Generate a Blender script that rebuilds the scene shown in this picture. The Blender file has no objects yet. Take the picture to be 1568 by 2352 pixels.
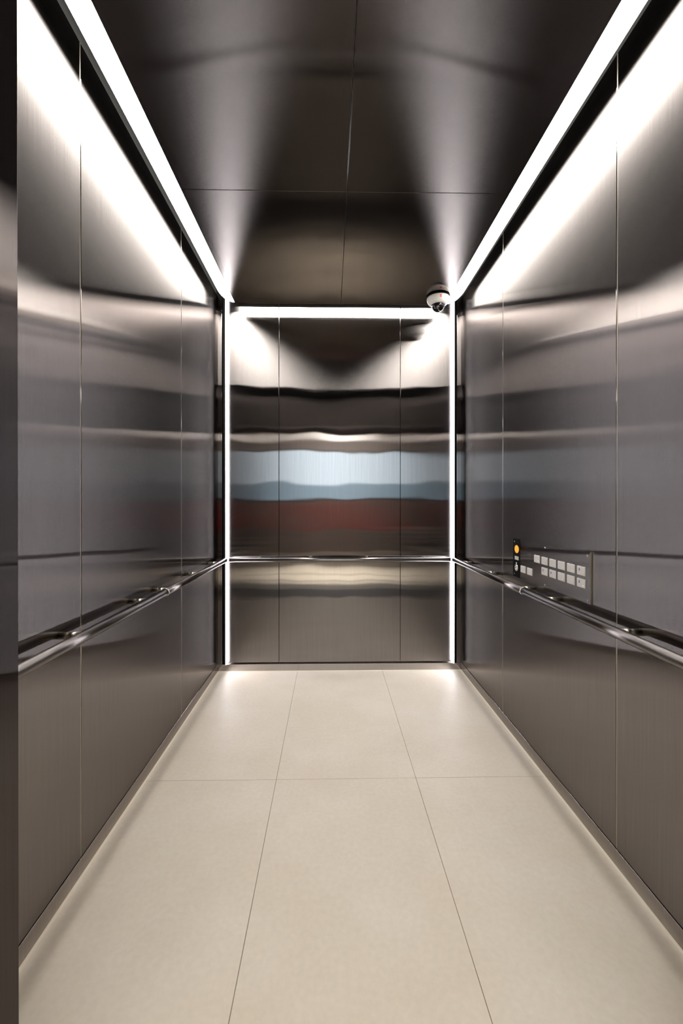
import bpy, bmesh, math, random
from mathutils import Vector, Matrix
random.seed(7)
S = bpy.context.scene
COL = S.collection
PI = math.pi

# ------------------------------------------------------------------ camera
cd = bpy.data.cameras.new('camera'); cam = bpy.data.objects.new('camera', cd); COL.objects.link(cam)
cam.location = (0, 0, 1.186)
cam.rotation_euler = (PI/2 - 0.0022, 0, -0.0192)
cd.sensor_fit = 'VERTICAL'; cd.sensor_height = 36; cd.sensor_width = 24
cd.lens = 984.8844/2352*36
cd.shift_x = 6.9/2352; cd.shift_y = -16.7/2352
cd.clip_start = 0.02; cd.clip_end = 200
S.camera = cam

# ------------------------------------------------------------------ world, exposure, light levels
w = bpy.data.worlds.new('world'); S.world = w; w.use_nodes = True
w.node_tree.nodes['Background'].inputs[0].default_value = (0.74, 0.90, 1.0, 1)
w.node_tree.nodes['Background'].inputs[1].default_value = 6.2
S.view_settings.view_transform = 'Standard'; S.view_settings.look = 'None'
S.view_settings.exposure = 0.0; S.view_settings.gamma = 1.0
STRIP_L = 34.0        # ceiling strips
LED_L = 29.0          # corner strips
LOBBY_FILL_L = 35.0         # unseen lamps added to brighten the lobby

# ------------------------------------------------------------------ materials
def new_mat(name):
    m = bpy.data.materials.new(name); m.use_nodes = True
    nt = m.node_tree; nt.nodes.clear()
    return m, nt, nt.nodes.new('ShaderNodeOutputMaterial')

def principled(name, col, rough=0.5, metal=0.0, spec=0.5, coat=0.0):
    m, nt, out = new_mat(name)
    p = nt.nodes.new('ShaderNodeBsdfPrincipled')
    p.inputs['Base Color'].default_value = (*col, 1)
    p.inputs['Roughness'].default_value = rough
    p.inputs['Metallic'].default_value = metal
    p.inputs['Specular IOR Level'].default_value = spec
    p.inputs['Coat Weight'].default_value = coat
    # faint procedural unevenness of the gloss
    tc = nt.nodes.new('ShaderNodeTexCoord'); n = nt.nodes.new('ShaderNodeTexNoise')
    n.inputs['Scale'].default_value = 25; nt.links.new(tc.outputs['Object'], n.inputs['Vector'])
    mr = nt.nodes.new('ShaderNodeMapRange')
    mr.inputs['To Min'].default_value = rough*0.9; mr.inputs['To Max'].default_value = min(1, rough*1.1)
    nt.links.new(n.outputs['Fac'], mr.inputs['Value']); nt.links.new(mr.outputs[0], p.inputs['Roughness'])
    nt.links.new(p.outputs[0], out.inputs[0])
    return m

def emission(name, col, strength):
    m, nt, out = new_mat(name)
    e = nt.nodes.new('ShaderNodeEmission')
    e.inputs[0].default_value = (*col, 1); e.inputs[1].default_value = strength
    nt.links.new(e.outputs[0], out.inputs[0])
    return m

def brushed(name, col, tangent, lobes=((.0020, .17, .990), (.035, .42, .010)),
            wobble=0.0015, wob_scale=(1.6, 1.6, 2.2), streak=0.07):
    """Brushed stainless steel.  tangent = direction of the grain (sharp reflections along it);
    lobes = (roughness along the grain, roughness across it, weight)."""
    m, nt, out = new_mat(name)
    N, L = nt.nodes, nt.links
    tc = N.new('ShaderNodeTexCoord')
    # fine grain streaks in the reflectance
    mp = N.new('ShaderNodeMapping')
    mp.inputs['Scale'].default_value = tuple(3.0 if abs(t) > .5 else 420.0 for t in tangent)
    L.new(tc.outputs['Object'], mp.inputs['Vector'])
    n1 = N.new('ShaderNodeTexNoise'); n1.inputs['Scale'].default_value = 1.0; n1.inputs['Detail'].default_value = 3
    L.new(mp.outputs[0], n1.inputs['Vector'])
    mr = N.new('ShaderNodeMapRange'); mr.inputs['From Min'].default_value = .3; mr.inputs['From Max'].default_value = .7
    mr.inputs['To Min'].default_value = 1-streak; mr.inputs['To Max'].default_value = 1+streak
    L.new(n1.outputs['Fac'], mr.inputs['Value'])
    vm = N.new('ShaderNodeVectorMath'); vm.operation = 'SCALE'; vm.inputs[0].default_value = col
    L.new(mr.outputs[0], vm.inputs['Scale'])
    # the sheets are not perfectly flat
    mp2 = N.new('ShaderNodeMapping'); mp2.inputs['Scale'].default_value = wob_scale
    L.new(tc.outputs['Object'], mp2.inputs['Vector'])
    n2 = N.new('ShaderNodeTexNoise'); n2.inputs['Scale'].default_value = 1.0; n2.inputs['Detail'].default_value = 1.0
    L.new(mp2.outputs[0], n2.inputs['Vector'])
    b = N.new('ShaderNodeBump'); b.inputs['Strength'].default_value = 1.0; b.inputs['Distance'].default_value = wobble
    L.new(n2.outputs['Fac'], b.inputs['Height'])
    tv = N.new('ShaderNodeCombineXYZ')
    for i in range(3): tv.inputs[i].default_value = tangent[i]
    outs = []
    for ax, ay, wt in lobes:
        r, a = (ax*ay)**.25, 1-math.sqrt(ax/ay)
        g = N.new('ShaderNodeBsdfAnisotropic'); g.distribution = 'BECKMANN' if wt > .5 else 'GGX'
        g.inputs['Roughness'].default_value = r; g.inputs['Anisotropy'].default_value = a
        L.new(vm.outputs[0], g.inputs['Color']); L.new(b.outputs[0], g.inputs['Normal']); L.new(tv.outputs[0], g.inputs['Tangent'])
        outs.append(g)
    mx = N.new('ShaderNodeMixShader'); mx.inputs[0].default_value = lobes[1][2]
    L.new(outs[0].outputs[0], mx.inputs[1]); L.new(outs[1].outputs[0], mx.inputs[2])
    L.new(mx.outputs[0], out.inputs[0])
    return m

STEEL = (0.212, 0.197, 0.192)
M = {}
M['steel_v'] = brushed('brushed_steel_vertical_grain', STEEL, (0, 0, 1))
M['steel_back'] = brushed('brushed_steel_back_wall', (0.238, 0.222, 0.216), (0, 0, 1), lobes=((.0020, .13, .980), (.035, .42, .020)), wobble=0.0016, wob_scale=(2.6, 1, 3.4))
M['steel_shaded'] = brushed('shaded_brushed_steel_door_surround', (0.085, 0.076, 0.074), (0, 0, 1))  # same steel as the walls; the shade by the door is in its colour
M['steel_c'] = brushed('brushed_steel_ceiling', (0.192, 0.178, 0.170), (0, 1, 0), lobes=((.005, .085, .991), (.03, .42, .009)), wobble=0.0006)
M['steel_skirt'] = brushed('brushed_steel_skirting', (0.42, 0.39, 0.38), (0, 0, 1), lobes=((.01, .06, .9), (.03, .3, .1)))
M['steel_edge'] = principled('steel_edge', (0.50, 0.47, 0.43), 0.35, 1.0)
RAILC = (0.21, 0.197, 0.192)
M['bracket'] = brushed('satin_bracket', (0.50, 0.47, 0.41), (1, 0, 0), lobes=((.05, .30, .9), (.08, .4, .1)), wobble=0.0, streak=.03)
M['steel_rail'] = brushed('satin_tube_side', RAILC, (0, 1, 0), lobes=((.03, .22, .95), (.05, .40, .05)), wobble=0.0, streak=.03)
M['steel_rail_back'] = brushed('satin_tube_back', RAILC, (1, 0, 0), lobes=((.03, .22, .95), (.05, .40, .05)), wobble=0.0, streak=.03)
M['steel_bright'] = principled('bright_steel', (0.7, 0.68, 0.64), 0.25, 1.0)
M['joint_metal'] = principled('pale_joint_metal', (0.42, 0.39, 0.31), 0.42, 1.0)
M['black'] = principled('black_void', (0.006, 0.006, 0.006), 0.8)
M['black_glass'] = principled('black_gloss_plate', (0.004, 0.004, 0.005), 0.4, spec=0.04)
M['white_plastic'] = principled('white_plastic', (0.80, 0.79, 0.76), 0.35)
M['cream'] = principled('cream_sealant', (0.80, 0.74, 0.60), 0.6)
M['button'] = principled('frosted_button', (0.74, 0.71, 0.70), 0.35, 0.0)
M['button_rim'] = principled('button_rim', (0.75, 0.76, 0.72), 0.2, 1.0)
M['legend'] = principled('button_legend', (0.22, 0.22, 0.34), 0.5)
M['label'] = principled('label_plate', (0.62, 0.62, 0.54), 0.4)
M['red'] = principled('red_print', (0.75, 0.05, 0.06), 0.4)
M['dark_lens'] = principled('dark_lens_ball', (0.02, 0.018, 0.022), 0.12)
M['strip'] = emission('strip_diffuser', (1.0, 0.955, 0.89), STRIP_L)
M['led'] = emission('corner_diffuser', (0.98, 0.95, 1.0), LED_L)
M['amber'] = emission('amber_display', (1.0, 0.42, 0.06), 1.15)
M['lobby_fill'] = emission('lobby_fill', (1.0, 0.97, 0.9), LOBBY_FILL_L)
M['lobby_wall'] = principled('lobby_plaster', (0.46, 0.435, 0.43), 0.8)
M['lobby_ceil'] = principled('lobby_ceiling_paint', (0.75, 0.71, 0.60), 0.8)
M['lobby_floor'] = principled('lobby_stone', (0.74, 0.69, 0.58), 0.4)
M['joint'] = principled('dark_floor_joint', (0.16, 0.14, 0.12), 0.5)
M['sofa_red'] = principled('red_upholstery', (0.85, 0.04, 0.05), 0.6)
M['frame_dark'] = principled('dark_window_frame', (0.10, 0.11, 0.13), 0.5)
M['window_haze'] = principled('blue_grey_board', (0.46, 0.55, 0.62), 0.7)

def glass(name):
    m, nt, out = new_mat(name)
    t = nt.nodes.new('ShaderNodeBsdfTransparent'); g = nt.nodes.new('ShaderNodeBsdfGlossy')
    g.inputs['Roughness'].default_value = 0.02
    t.inputs[0].default_value = (0.80, 0.78, 0.82, 1)
    lw = nt.nodes.new('ShaderNodeLayerWeight'); lw.inputs[0].default_value = 0.25
    mx = nt.nodes.new('ShaderNodeMixShader')
    nt.links.new(lw.outputs['Fresnel'], mx.inputs[0]); nt.links.new(t.outputs[0], mx.inputs[1]); nt.links.new(g.outputs[0], mx.inputs[2])
    nt.links.new(mx.outputs[0], out.inputs[0])
    return m
M['dome'] = glass('clear_dome')

def floor_mat():
    m, nt, out = new_mat('beige_porcelain_tile')
    N, L = nt.nodes, nt.links
    tc = N.new('ShaderNodeTexCoord')
    n1 = N.new('ShaderNodeTexNoise'); n1.inputs['Scale'].default_value = 2.3; n1.inputs['Detail'].default_value = 6; n1.inputs['Roughness'].default_value = .6
    n2 = N.new('ShaderNodeTexNoise'); n2.inputs['Scale'].default_value = 60; n2.inputs['Detail'].default_value = 3
    L.new(tc.outputs['Object'], n1.inputs['Vector']); L.new(tc.outputs['Object'], n2.inputs['Vector'])
    r1 = N.new('ShaderNodeValToRGB')
    r1.color_ramp.elements[0].position = .32; r1.color_ramp.elements[0].color = (0.77, 0.69, 0.575, 1)
    r1.color_ramp.elements[1].position = .70; r1.color_ramp.elements[1].color = (0.85, 0.785, 0.69, 1)
    L.new(n1.outputs['Fac'], r1.inputs[0])
    mr = N.new('ShaderNodeMapRange'); mr.inputs['From Min'].default_value = .3; mr.inputs['From Max'].default_value = .7
    mr.inputs['To Min'].default_value = .97; mr.inputs['To Max'].default_value = 1.03
    L.new(n2.outputs['Fac'], mr.inputs['Value'])
    vm = N.new('ShaderNodeVectorMath'); vm.operation = 'SCALE'
    L.new(r1.outputs[0], vm.inputs[0]); L.new(mr.outputs[0], vm.inputs['Scale'])
    p = N.new('ShaderNodeBsdfPrincipled'); p.inputs['Roughness'].default_value = .48; p.inputs['Specular IOR Level'].default_value = .35
    L.new(vm.outputs[0], p.inputs['Base Color'])
    b = N.new('ShaderNodeBump'); b.inputs['Distance'].default_value = .0006; b.inputs['Strength'].default_value = .25
    L.new(n2.outputs['Fac'], b.inputs['Height']); L.new(b.outputs[0], p.inputs['Normal'])
    L.new(p.outputs[0], out.inputs[0])
    return m
M['floor'] = floor_mat()
M['grout'] = principled('grout', (0.22, 0.19, 0.16), 0.8)

# ------------------------------------------------------------------ mesh helpers
def add_box(bm, x0, x1, y0, y1, z0, z1, bev=0.0, seg=1):
    vs = [bm.verts.new((x, y, z)) for x in (x0, x1) for y in (y0, y1) for z in (z0, z1)]
    idx = [(0, 1, 3, 2), (4, 6, 7, 5), (0, 4, 5, 1), (2, 3, 7, 6), (0, 2, 6, 4), (1, 5, 7, 3)]
    fs = [bm.faces.new([vs[i] for i in f]) for f in idx]
    if bev > 0:
        es = list({e for f in fs for e in f.edges})
        bmesh.ops.bevel(bm, geom=es, offset=bev, segments=seg, affect='EDGES', profile=0.5)
    return bm

def box(x0, x1, y0, y1, z0, z1, bev=0.0, seg=1):
    return add_box(bmesh.new(), x0, x1, y0, y1, z0, z1, bev, seg)

def add_tube(bm, a, b, r, n=32, cap=0.0):
    """Round bar from a to b, ends chamfered by cap."""
    a, b = Vector(a), Vector(b); d = (b-a).normalized(); L = (b-a).length
    up = Vector((0, 0, 1)) if abs(d.z) < .9 else Vector((1, 0, 0))
    u = d.cross(up).normalized(); v = d.cross(u)
    prof = [(0, r-cap), (cap, r), (L-cap, r), (L, r-cap)] if cap else [(0, r), (L, r)]
    rings = []
    for t, rr in prof:
        rings.append([bm.verts.new(a + d*t + (u*math.cos(2*PI*i/n) + v*math.sin(2*PI*i/n))*rr) for i in range(n)])
    for k in range(len(rings)-1):
        for i in range(n):
            f = bm.faces.new((rings[k][i], rings[k][(i+1) % n], rings[k+1][(i+1) % n], rings[k+1][i])); f.smooth = True
    bm.faces.new(rings[0][::-1]); bm.faces.new(rings[-1])
    return bm

def add_lathe(bm, c, prof, n=48, axis=(0, 0, 1)):
    """Surface of revolution round axis through c; prof = [(radius, along)]."""
    c = Vector(c); q = Vector((0, 0, 1)).rotation_difference(Vector(axis))
    rings = []
    for r, h in prof:
        if r < 1e-6: rings.append([bm.verts.new(c + q @ Vector((0, 0, h)))])
        else: rings.append([bm.verts.new(c + q @ Vector((r*math.cos(2*PI*i/n), r*math.sin(2*PI*i/n), h))) for i in range(n)])
    for k in range(len(rings)-1):
        A, B = rings[k], rings[k+1]
        for i in range(n):
            j = (i+1) % n
            if len(A) == 1 and len(B) == 1: continue
            if len(A) == 1: f = bm.faces.new((A[0], B[j], B[i]))
            elif len(B) == 1: f = bm.faces.new((A[i], A[j], B[0]))
            else: f = bm.faces.new((A[i], A[j], B[j], B[i]))
            f.smooth = True
    return bm

def add_prism(bm, pts, z0, z1, axis='z'):
    """Extrude a 2-D outline along an axis.  axis z: pts are (x,y); axis y: (x,z); axis x: (y,z)."""
    def P(p, t):
        return {'z': (p[0], p[1], t), 'y': (p[0], t, p[1]), 'x': (t, p[0], p[1])}[axis]
    a = [bm.verts.new(P(p, z0)) for p in pts]; b = [bm.verts.new(P(p, z1)) for p in pts]
    bm.faces.new(a[::-1]); bm.faces.new(b)
    n = len(pts)
    for i in range(n): bm.faces.new((a[i], a[(i+1) % n], b[(i+1) % n], b[i]))
    return bm

def obj(name, bm, mat, parent=None, label=None):
    bmesh.ops.recalc_face_normals(bm, faces=bm.faces)
    me = bpy.data.meshes.new(name); bm.to_mesh(me); bm.free()
    me.materials.append(M[mat] if isinstance(mat, str) else mat)
    o = bpy.data.objects.new(name, me); COL.objects.link(o)
    if parent is not None:
        o.parent = parent; o.matrix_parent_inverse = parent.matrix_world.inverted() if False else Matrix.Translation(-parent.location)
    if label: o['label'] = label
    return o

def thing(name, label, cat, loc, group=None):
    o = bpy.data.objects.new(name, None); o.empty_display_size = .05; COL.objects.link(o)
    o.location = loc; o['label'] = label; o['category'] = cat
    if group: o['group'] = group
    return o

def tag(o, label, cat, group=None):
    o['label'] = label; o['category'] = cat
    if group: o['group'] = group
    return o

def struct(name, bm, mat, label=None):
    o = obj(name, bm, mat); o['kind'] = 'structure'
    if label: o['label'] = label
    return o

# ------------------------------------------------------------------ dimensions (metres)
XL, XR = -0.793, 0.933          # side wall faces
YB = 3.047                      # back wall face
YF = 0.76                       # inner face of the front return wall
YO = 0.52                       # outer face of the front wall, lobby begins
ZC = 2.546                      # ceiling panels
ZT = 2.76                       # top of the light slots
SX0, SX1 = -0.6465, 0.7875        # ceiling panel edges
LX0, LX1 = -0.7165, 0.857         # outer edges of the ceiling strips
YE = 2.918                      # back edge of the floating ceiling
HE = 0.058                      # height of its luminous edge
SEAM_Y = (1.380, 2.303)         # side wall seams
SEAM_X = (-0.363, 0.499)        # back wall seams
KZ = 0.058                      # skirting height

# ------------------------------------------------------------------ floor (tiles over a dark grout bed)
fl = struct('floor', box(XL-.05, XR+.05, YF-.41, YB+.05, -0.06, -0.0012), 'grout', 'beige porcelain tile floor of the lift car')
g = 0.0009
xs = [XL-.04, -0.232, 0.370, XR+.04]; ys = [0.62, 1.847, YB+.04]
for i in range(3):
    for j in range(2):
        obj('floor_tile', box(xs[i]+g, xs[i+1]-g, ys[j]+g, ys[j+1]-g, -0.0115, 0.0, 0.0006), 'floor', fl)

# ------------------------------------------------------------------ walls: backing plus brushed steel panels
TH = 0.010; G = 0.0018
def side_wall(name, x, s, label):
    """s=+1: the wall body lies towards +x."""
    w_ = struct(name, box(min(x+s*TH, x+s*.09), max(x+s*TH, x+s*.09), YF-.02, YB+.06, -.05, ZT+.06), 'black', label)
    e = [YF-.02, SEAM_Y[0], SEAM_Y[1], YB]
    for k in range(3):
        a, b = sorted((x, x+s*(TH-.0005)))
        if k: obj('joint_strip', box(min(x+s*.0012, x+s*TH), max(x+s*.0012, x+s*TH), e[k]-G-.0006, e[k]+G+.0006, KZ+.003, 2.650), 'joint_metal', w_)
        obj('wall_panel', box(a, b, e[k]+(G+.0010 if k else 0), e[k+1]-(G+.0010 if k < 2 else 0), KZ+.003, 2.650, 0.0012, 2), 'steel_v', w_)
    return w_
side_wall('wall_left', XL, -1, 'brushed steel side wall of the lift, without buttons')
side_wall('wall_right', XR, 1, 'brushed steel side wall of the lift, carrying the button panel')

PX0, PX1 = -0.7215, 0.8645        # back panels between the corner strips
wb = struct('wall_back', box(XL-.09, XR+.09, YB+.034, YB+.12, -.05, ZT+.06), 'black', 'brushed steel back wall of the lift between the corner lights')
e = [PX0, SEAM_X[0], SEAM_X[1], PX1]
for k in range(3):
    obj('wall_panel', box(e[k]+(.0014 if k else 0), e[k+1]-(.0014 if k < 2 else 0), YB, YB+.030, KZ+.004, 2.650, 0.0010, 2), 'steel_back', wb)
obj('backing_strip', box(PX0, PX1, YB+.0305, YB+.0335, .0, ZT), 'steel_edge', wb)

# corner return strips beside the corner lights
t1 = struct('trim_1', box(XL-.02, -0.764, YB-.002, YB+.033, 0.0, ZT, .002, 2), 'steel_v', 'narrow steel corner strip left of the corner light')
t2 = struct('trim_2', box(0.903, XR+.02, YB-.002, YB+.033, 0.0, ZT, .002, 2), 'steel_v', 'narrow steel corner strip right of the corner light')

# skirting and the pale sealant line along the floor
def skirting():
    struct('baseboard_left', box(XL-.009, XL+.0015, YF, YB-.004, 0.004, KZ, .0012, 2), 'steel_skirt', 'low steel skirting under the left wall')
    struct('baseboard_right', box(XR-.0015, XR+.009, YF, YB-.004, 0.004, KZ, .0012, 2), 'steel_skirt', 'low steel skirting under the right wall')
    struct('baseboard_back', box(XL+.002, XR-.002, YB-.007, YB+.02, 0.004, KZ-.006, .0012, 2), 'steel_skirt', 'low steel skirting under the back wall')
    struct('trim_3', add_prism(bmesh.new(), [(XL-.003, 0), (XL+.0065, 0), (XL+.0015, .0055), (XL-.003, .0055)], YF, YB-.006, 'y'), 'cream', 'thin pale edging line along the left of the floor')
    struct('trim_4', add_prism(bmesh.new(), [(XR+.003, 0), (XR-.0065, 0), (XR-.0015, .0055), (XR+.003, .0055)], YF, YB-.006, 'y'), 'cream', 'thin pale edging line along the right of the floor')
    struct('trim_5', add_prism(bmesh.new(), [(YB-.003, 0), (YB-.012, 0), (YB-.007, .0045), (YB-.003, .0045)], XL+.006, XR-.006, 'x'), 'cream', 'thin pale edging line along the back of the floor')
skirting()

# front return wall with the door opening
DX0, DX1, DZ = -0.5445, 0.685, 2.10
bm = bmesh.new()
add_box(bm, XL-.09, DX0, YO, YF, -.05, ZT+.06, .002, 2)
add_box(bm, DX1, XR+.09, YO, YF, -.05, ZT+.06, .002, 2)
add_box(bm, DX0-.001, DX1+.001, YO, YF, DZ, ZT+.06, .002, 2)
struct('wall_front', bm, 'steel_shaded', 'steel front wall and door jamb at the left edge of the view')

# ------------------------------------------------------------------ ceiling
bm = box(XL-.09, XR+.09, YF-.02, YB+.1, ZT, ZT+.06)
ce = struct('ceiling', bm, 'black', 'dark brushed steel ceiling of four panels')
cx, cy = 0.0724, 1.870
for (x0, x1) in ((SX0, cx-.0010), (cx+.0010, SX1)):
    for (y0, y1) in ((YF, cy-.0012), (cy+.0012, YE)):
        obj('ceiling_panel', box(x0, x1, y0, y1, ZC, ZC+.02, .0008, 2), 'steel_c', ce)
obj('seam_cover', box(cx-.02, cx+.02, YF, YE-.0125, ZC+.0202, ZC+.0208), 'steel_edge', ce)
obj('seam_cover', box(cx-.0009, cx+.0009, YE-.02, YE-.0005, ZC+.002, ZC+.02), 'black', ce)
obj('ceiling_backing', box(SX0+.003, SX1-.003, YF, YE-.012, ZC+.021, ZT), 'steel_edge', ce)

# ------------------------------------------------------------------ ceiling light strips
def strip(xi, xo, s, label):
    """xi inner edge (against the ceiling panel), xo outer edge, s outward sign; the outer edge glows too."""
    t = thing('light_strip', label, 'ceiling light', ((xi+xo)/2, 2.0, ZC+.03), 'white light strips round the ceiling')
    y0, y1 = 1.10, YE-.008
    def outline(off):
        a = abs(xo-xi)-off; b_ = 0.17-off; pts = [(xi+s*.0012, y0), (xi+s*a, y0)]
        for k in range(0, 17):
            th = k/16*PI/2
            pts.append((xi+s*max(.0012, a*math.cos(th)), y1-off-b_+b_*math.sin(th)))
        return pts
    obj('diffuser', add_prism(bmesh.new(), outline(0), ZC+.0005, ZC+HE), 'strip', t)
    obj('housing', add_prism(bmesh.new(), outline(.002), ZC+HE+.0005, ZC+HE+.03), 'black', t)
strip(SX0, LX0, -1, 'long white light strip along the left edge of the ceiling')
strip(SX1, LX1, 1, 'long white light strip along the right edge of the ceiling')
t = thing('light_strip', 'white light strip glowing behind the back edge of the ceiling towards the back wall', 'ceiling light', (.07, YE, ZC+.03), 'white light strips round the ceiling')
obj('diffuser', box(SX0+.004, SX1-.004, YE-.0115, YE-.0005, ZC+.0205, ZC+.092), 'strip', t)
obj('housing', box(SX0+.004, SX1-.004, YE-.0115, YE-.002, ZC+.0925, ZC+.12), 'black', t)

# ------------------------------------------------------------------ corner light strips
def corner_led(x_out, x_in, s, label):
    """s=+1: the panel is towards +x from the strip."""
    t = thing('corner_light_strip', label, 'wall light', ((x_out+x_in)/2, YB, KZ), 'vertical white light strips in the back corners')
    # a thin fin whose luminous face looks across the back wall, shielded from the side wall by its channel
    yf = YB-.033
    pts = [(x_out+s*.002, YB+.02), (x_out+s*.002, yf), (x_out+s*.0045, yf), (x_in-s*.0006, YB-.001), (x_in-s*.0006, YB+.02)]
    obj('diffuser', add_prism(bmesh.new(), pts, KZ, 2.63), 'led', t)
    a, b = sorted((x_out, x_out+s*.0018))
    obj('channel', box(a, b, yf-.003, YB+.033, KZ-.004, 2.64, .0004), 'steel_edge', t)
corner_led(-0.734, PX0, 1, 'vertical white light strip in the left back corner')
corner_led(0.877, PX1, -1, 'vertical white light strip in the right back corner')

# ------------------------------------------------------------------ handrails
RZ = 0.793; RR = 0.0165
BR = [1.272, 1.715, 1.937, 2.376, 2.803]
def bracket(parent, a, b):
    """Round stand-off from wall point a to rail point b."""
    bm = bmesh.new(); add_tube(bm, a, b, .0108, 24)
    obj('bracket', bm, 'bracket', parent)
def side_rail(x, s, label):
    rx = x + s*.062
    t = thing('handrail', label, 'handrail', (rx, 2.0, RZ), 'steel handrails')
    obj('rail', add_tube(bmesh.new(), (rx, 1.917, RZ), (rx, 3.000, RZ), RR, 48, .002), 'steel_rail', t)
    obj('rail', add_tube(bmesh.new(), (rx, YF+.03, RZ), (rx, 1.9155, RZ), RR, 48, .0006), 'steel_rail', t)
    obj('joint_ring', add_tube(bmesh.new(), (rx, 1.911, RZ), (rx, 1.922, RZ), RR+.0014, 48, .0008), 'steel_bright', t)
    for y in BR:
        bracket(t, (x, y, RZ+.006), (rx, y, RZ+.006))
side_rail(XL, 1, 'round steel handrail along the left wall')
side_rail(XR, -1, 'round steel handrail along the right wall below the buttons')
ry = YB-.058
t = thing('handrail', 'round steel handrail across the back wall between the corner lights', 'handrail', (0.07, ry, RZ+.004), 'steel handrails')
obj('rail', add_tube(bmesh.new(), (-0.699, ry, RZ+.004), (0.840, ry, RZ+.004), RR, 48, .002), 'steel_rail_back', t)
for x in (-0.50, -0.14, 0.26, 0.66):
    bracket(t, (x, YB, RZ+.010), (x, ry, RZ+.010))

# ------------------------------------------------------------------ car operating panel
CX = 0.927
t = thing('control_panel', 'horizontal steel panel with thirteen square buttons on the right wall', 'control panel', (CX, 1.834, 0.826))
CY0, CY1, CZ0, CZ1 = 1.511, 2.157, 0.826, 1.013
obj('edge_strip', box(CX-.0003, XR-.0002, CY0-.001, CY0+.0012, CZ0, CZ1, .0004), 'joint_metal', t, 'pale vertical end edge')
obj('faceplate', box(CX, XR-.0002, CY0+.0013, 2.0775, CZ0, CZ1, .0008, 2), 'steel_v', t)
dp = obj('display_plate', box(CX-.0006, XR-.0002, 2.0785, CY1, CZ0-.004, CZ1-.0006, .0008, 2), 'black_glass', t, 'glossy black end plate')
# amber round display, slightly scalloped like lit segments
bm = bmesh.new(); pts = []
for k in range(64):
    a = 2*PI*k/64; r = 1+.055*math.cos(16*a)
    pts.append((2.112+.0215*r*math.cos(a), .9610+.0190*r*math.sin(a)))
add_prism(bm, pts, CX-.0028, CX-.0006, 'x')
obj('amber_indicator', bm, 'amber', dp, 'round amber lit floor indicator')
obj('label_plate', box(CX-.0022, CX-.0006, 2.0915, 2.1335, .9075, .9255, .0006), 'label', dp, 'small pale inscription plate')
bm = bmesh.new()
add_lathe(bm, (CX-.0006, 2.1145, .8680), [(.0165, 0), (.0165, .0035), (.0145, .0045), (.0082, .0045), (.0080, .001), (0, .001)], 40, (-1, 0, 0))
obj('key_switch', bm, 'steel_bright', dp, 'round key switch ring')
obj('indicator_pin', add_lathe(bmesh.new(), (CX-.0006, 2.1160, .8900), [(.0048, 0), (.0048, .002), (.003, .003), (0, .003)], 20, (-1, 0, 0)), 'steel_bright', dp)
# unreadable engraved text lines, built as thin bars
for k in range(3):
    zz = .9565-.0048*k
    obj('text_line', box(CX-.0009, CX+.001, 1.963, 1.993, zz-.0006, zz+.0006), 'steel_bright', t)
for (y, z) in ((1.8345, .9965), (1.8345, .8365), (1.529, .9975), (1.529, .8365)):
    obj('screw', add_lathe(bmesh.new(), (CX, y, z), [(.0035, 0), (.0035, .0008), (.0025, .0014), (0, .0014)], 20, (-1, 0, 0)), 'steel_bright', t)
for (y, z) in ((2.139, .9965), (2.139, .8365)):
    obj('screw', add_lathe(bmesh.new(), (CX-.0006, y, z), [(.0030, 0), (.0030, .0008), (.002, .0012), (0, .0012)], 20, (-1, 0, 0)), 'steel_bright', dp)
top = [1.9022, 1.8342, 1.7670, 1.6999, 1.6320, 1.5640]
btn = [(y, .9385) for y in top] + [(y, .8935) for y in top[1:]] + [(2.0398, .8710), (1.9718, .8710)]
marked = {(5, 0), (10, 0), (6, 0), (7, 0)}
for k, (y, z) in enumerate(btn):
    b = obj('button', box(CX-.0042, CX+.001, y-.0252, y+.0252, z-.0163, z+.0163, .0022, 3), 'button', t)
    obj('bezel', box(CX-.0014, CX+.0005, y-.0268, y+.0268, z-.0178, z+.0178, .0008), 'button_rim', b)
    if (k, 0) in marked:
        obj('legend_mark', box(CX-.0046, CX-.0040, y+.004, y+.012, z+.000, z+.009), 'legend', b)
    bm = bmesh.new()
    add_lathe(bm, (CX-.0042, y-.014, z-.0085), [(.0028, 0), (.0026, .0007), (.0012, .0012), (0, .0013)], 16, (-1, 0, 0))
    obj('raised_dot', bm, 'button_rim', b)

# ------------------------------------------------------------------ security camera
CXc, CYc = 0.708, 2.806
t = thing('dome_camera', 'small white dome security camera on the ceiling in the right back corner', 'security camera', (CXc, CYc, ZC))
obj('gasket', add_lathe(bmesh.new(), (CXc, CYc, ZC), [(0, -.0005), (.0745, -.0005), (.0755, -.004), (.0745, -.008), (0, -.008)], 64), 'black_glass', t)
obj('base', add_lathe(bmesh.new(), (CXc, CYc, ZC), [(0, -.0085), (.0715, -.0085), (.0735, -.013), (.0735, -.020), (.071, -.030), (.065, -.041), (.056, -.051), (.0455, -.0565), (.0435, -.0560), (.0425, -.050), (0, -.050)], 64), 'white_plastic', t)
prof = [(.042*math.cos(a), -.056-.044*math.sin(a)) for a in [k/14*PI/2 for k in range(14)]] + [(0, -.100)]
obj('dome', add_lathe(bmesh.new(), (CXc, CYc, ZC), prof, 48), 'dome', t)
q = []
for k in range(0, 13):
    a = -PI/2 + k/12*PI
    q.append((max(0, .035*math.cos(a)), -.061+.035*math.sin(a)))
q[0] = (0, q[0][1]); q[-1] = (0, q[-1][1])
ball = obj('camera_ball', add_lathe(bmesh.new(), (CXc, CYc, ZC), q, 40), 'dark_lens', t)
ax = Vector((-.25, -.8, -.55)).normalized()
lc = Vector((CXc, CYc, ZC-.061)) + ax*.0300
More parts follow.
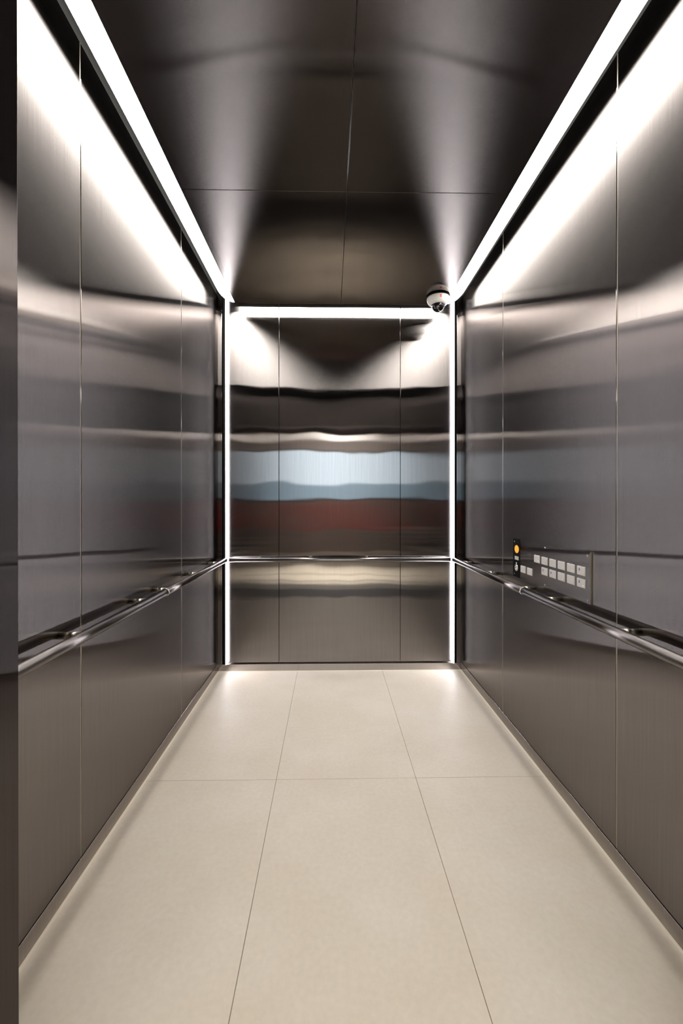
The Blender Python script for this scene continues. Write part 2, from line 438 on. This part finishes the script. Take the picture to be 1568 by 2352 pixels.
obj('lens', add_lathe(bmesh.new(), lc, [(.010, 0), (.010, .006), (.0085, .0075), (.006, .0072), (.0055, .004), (0, .0055)], 28, ax), 'steel_bright', ball)
# the small red mark: two bars on the sloping rim facing the door
cth = math.atan2(-1, 0.0)
for zz, hh in ((-.0225, .0026), (-.0300, .0026)):
    bm = bmesh.new(); n = 6
    rad = .0738 if zz > -.025 else .0716
    vs = []
    for k in range(n+1):
        a = -PI/2 + (k/n-.5)*.19
        for dz in (hh, -hh):
            r1 = rad + (.0006 if dz > 0 else -.0004)
            vs.append((r1*math.cos(a), r1*math.sin(a), zz+dz))
    P = [bm.verts.new((CXc+v[0], CYc+v[1], ZC+v[2])) for v in vs]
    Q = [bm.verts.new((CXc+v[0]*.97, CYc+v[1]*.97, ZC+v[2])) for v in vs]
    for k in range(n):
        i = 2*k
        bm.faces.new((P[i], P[i+1], P[i+3], P[i+2])); bm.faces.new((Q[i], Q[i+2], Q[i+3], Q[i+1]))
        bm.faces.new((P[i], P[i+2], Q[i+2], Q[i])); bm.faces.new((P[i+1], Q[i+1], Q[i+3], P[i+3]))
    bm.faces.new((P[0], Q[0], Q[1], P[1])); bm.faces.new((P[-1], Q[-1], Q[-2], P[-2]))
    obj('red_mark', bm, 'red', t)

# ------------------------------------------------------------------ the lobby behind the photographer (seen only as reflections)
LX, LY, LZ = 4.2, -4.4, 2.85
struct('floor_lobby', box(-LX, LX, LY-.1, YO-.001, -.06, -.002), 'lobby_floor', 'pale stone floor of the lobby outside the lift')
struct('ceiling_lobby', box(-LX, LX, LY-.1, YO-.001, LZ, LZ+.06), 'lobby_ceil')
struct('wall_lobby_left', box(-LX-.1, -LX, LY-.1, YO, -.06, LZ+.06), 'lobby_wall')
struct('wall_lobby_right', box(LX, LX+.1, LY-.1, YO, -.06, LZ+.06), 'lobby_wall')
bm = bmesh.new()
add_box(bm, -LX, XL-.0905, YO-.04, YO-.001, -.002, LZ); add_box(bm, XR+.0905, LX, YO-.04, YO-.001, -.002, LZ)
add_box(bm, XL-.0905, XR+.0905, YO-.04, YO-.001, 2.20, LZ)
struct('wall_lobby_front', bm, 'lobby_wall')
# rear wall with a long window
bm = bmesh.new(); WX0, WX1, WZ0, WZ1 = -3.6, 1.10, 1.27, 2.50
add_box(bm, -LX, WX0, LY-.1, LY, -.002, LZ); add_box(bm, WX1, LX, LY-.1, LY, -.002, LZ)
add_box(bm, WX0, WX1, LY-.1, LY, -.002, WZ0); add_box(bm, WX0, WX1, LY-.1, LY, WZ1, LZ)
struct('wall_lobby_back', bm, 'lobby_wall')
bm = bmesh.new()
for x in (WX0, WX1-.04): add_box(bm, x, x+.04, LY-.07, LY-.02, WZ0, WZ1)
add_box(bm, WX0, WX1, LY-.07, LY-.02, WZ0, WZ0+.04); add_box(bm, WX0, WX1, LY-.07, LY-.02, WZ1-.04, WZ1)
struct('window_1', bm, 'frame_dark')
# dark floor joints near the lift threshold
for y in (-1.16, -0.53, -0.19):
    struct('trim_6', box(-1.8, 1.9, y-.02, y+.02, -.003, .0008), 'joint')
struct('trim_7', box(DX0+.001, DX1-.001, .14, .615, -.003, .002), 'joint', 'dark threshold plate at the lift door')
tag(obj('garden_wall', box(-9, 7, -12.4, -12, -.06, 2.05), 'window_haze'), 'blue grey wall seen beyond the lobby window', 'wall')
struct('ground_outside', box(-9, 7, -12, LY-.101, -.06, -.01), 'lobby_floor')
# red slanted lounge chairs
def lounge(pts, y, label):
    x = sum(p[0] for p in pts)/len(pts)
    t = thing('lounge_chair', label, 'chair', (x, y, 0), 'red lounge chairs in the lobby')
    obj('cushion', add_prism(bmesh.new(), pts, y-.35, y+.35, 'y'), 'sofa_red', t)
    for px in (pts[0][0]+.25, pts[-1][0]-.12):
        for dy in (-.28, .28):
            obj('leg', add_tube(bmesh.new(), (px, y+dy, -.002), (px, y+dy, pts[0][1]+.02), .018, 12), 'frame_dark', t)
lounge([(-2.25, .66), (-.85, 1.24), (-.55, 1.14), (-1.4, .62)], LY+.75, 'slanted red lounge chair on the left of the lobby')
lounge([(.55, .62), (1.6, 1.27), (2.5, 1.20), (2.4, .60)], LY+.75, 'slanted red lounge chair on the right of the lobby')
for x in (-1.6, 1.6):  # added lamps: they brighten the lobby that the steel reflects
    obj_ = thing('lobby_fill', 'unseen square lamp added to brighten the lobby', 'ceiling light', (x, -3.85, LZ), 'added lamps on the lobby ceiling')
    obj('fill_frame', box(x-.36, x+.36, -4.13, -3.57, LZ-.03, LZ-.0005), 'white_plastic', obj_)
    obj('fill_diffuser', box(x-.33, x+.33, -4.10, -3.60, LZ-.13, LZ-.0305), 'lobby_fill', obj_)

for x in (-0.45, 0.60):  # added spots: they brighten the lobby floor mirrored in the back wall
    d_ = thing('floor_fill', 'unseen spot added to brighten the lobby floor before the lift', 'ceiling light', (x, -1.12, LZ), 'added spots over the lobby floor')
    obj('fill_ring', add_lathe(bmesh.new(), (x, -1.12, LZ), [(.055, -.001), (.07, -.001), (.07, -.008), (.055, -.008), (.055, -.001)], 32), 'white_plastic', d_)
    ld = bpy.data.lights.new('spot', 'SPOT'); ld.energy = 1350; ld.spot_size = math.radians(43); ld.spot_blend = .5; ld.shadow_soft_size = .05
    ld.color = (1, .95, .86)
    lo = bpy.data.objects.new('fill_spot', ld); COL.objects.link(lo); lo.parent = d_; lo.location = (0, 0, -.03)
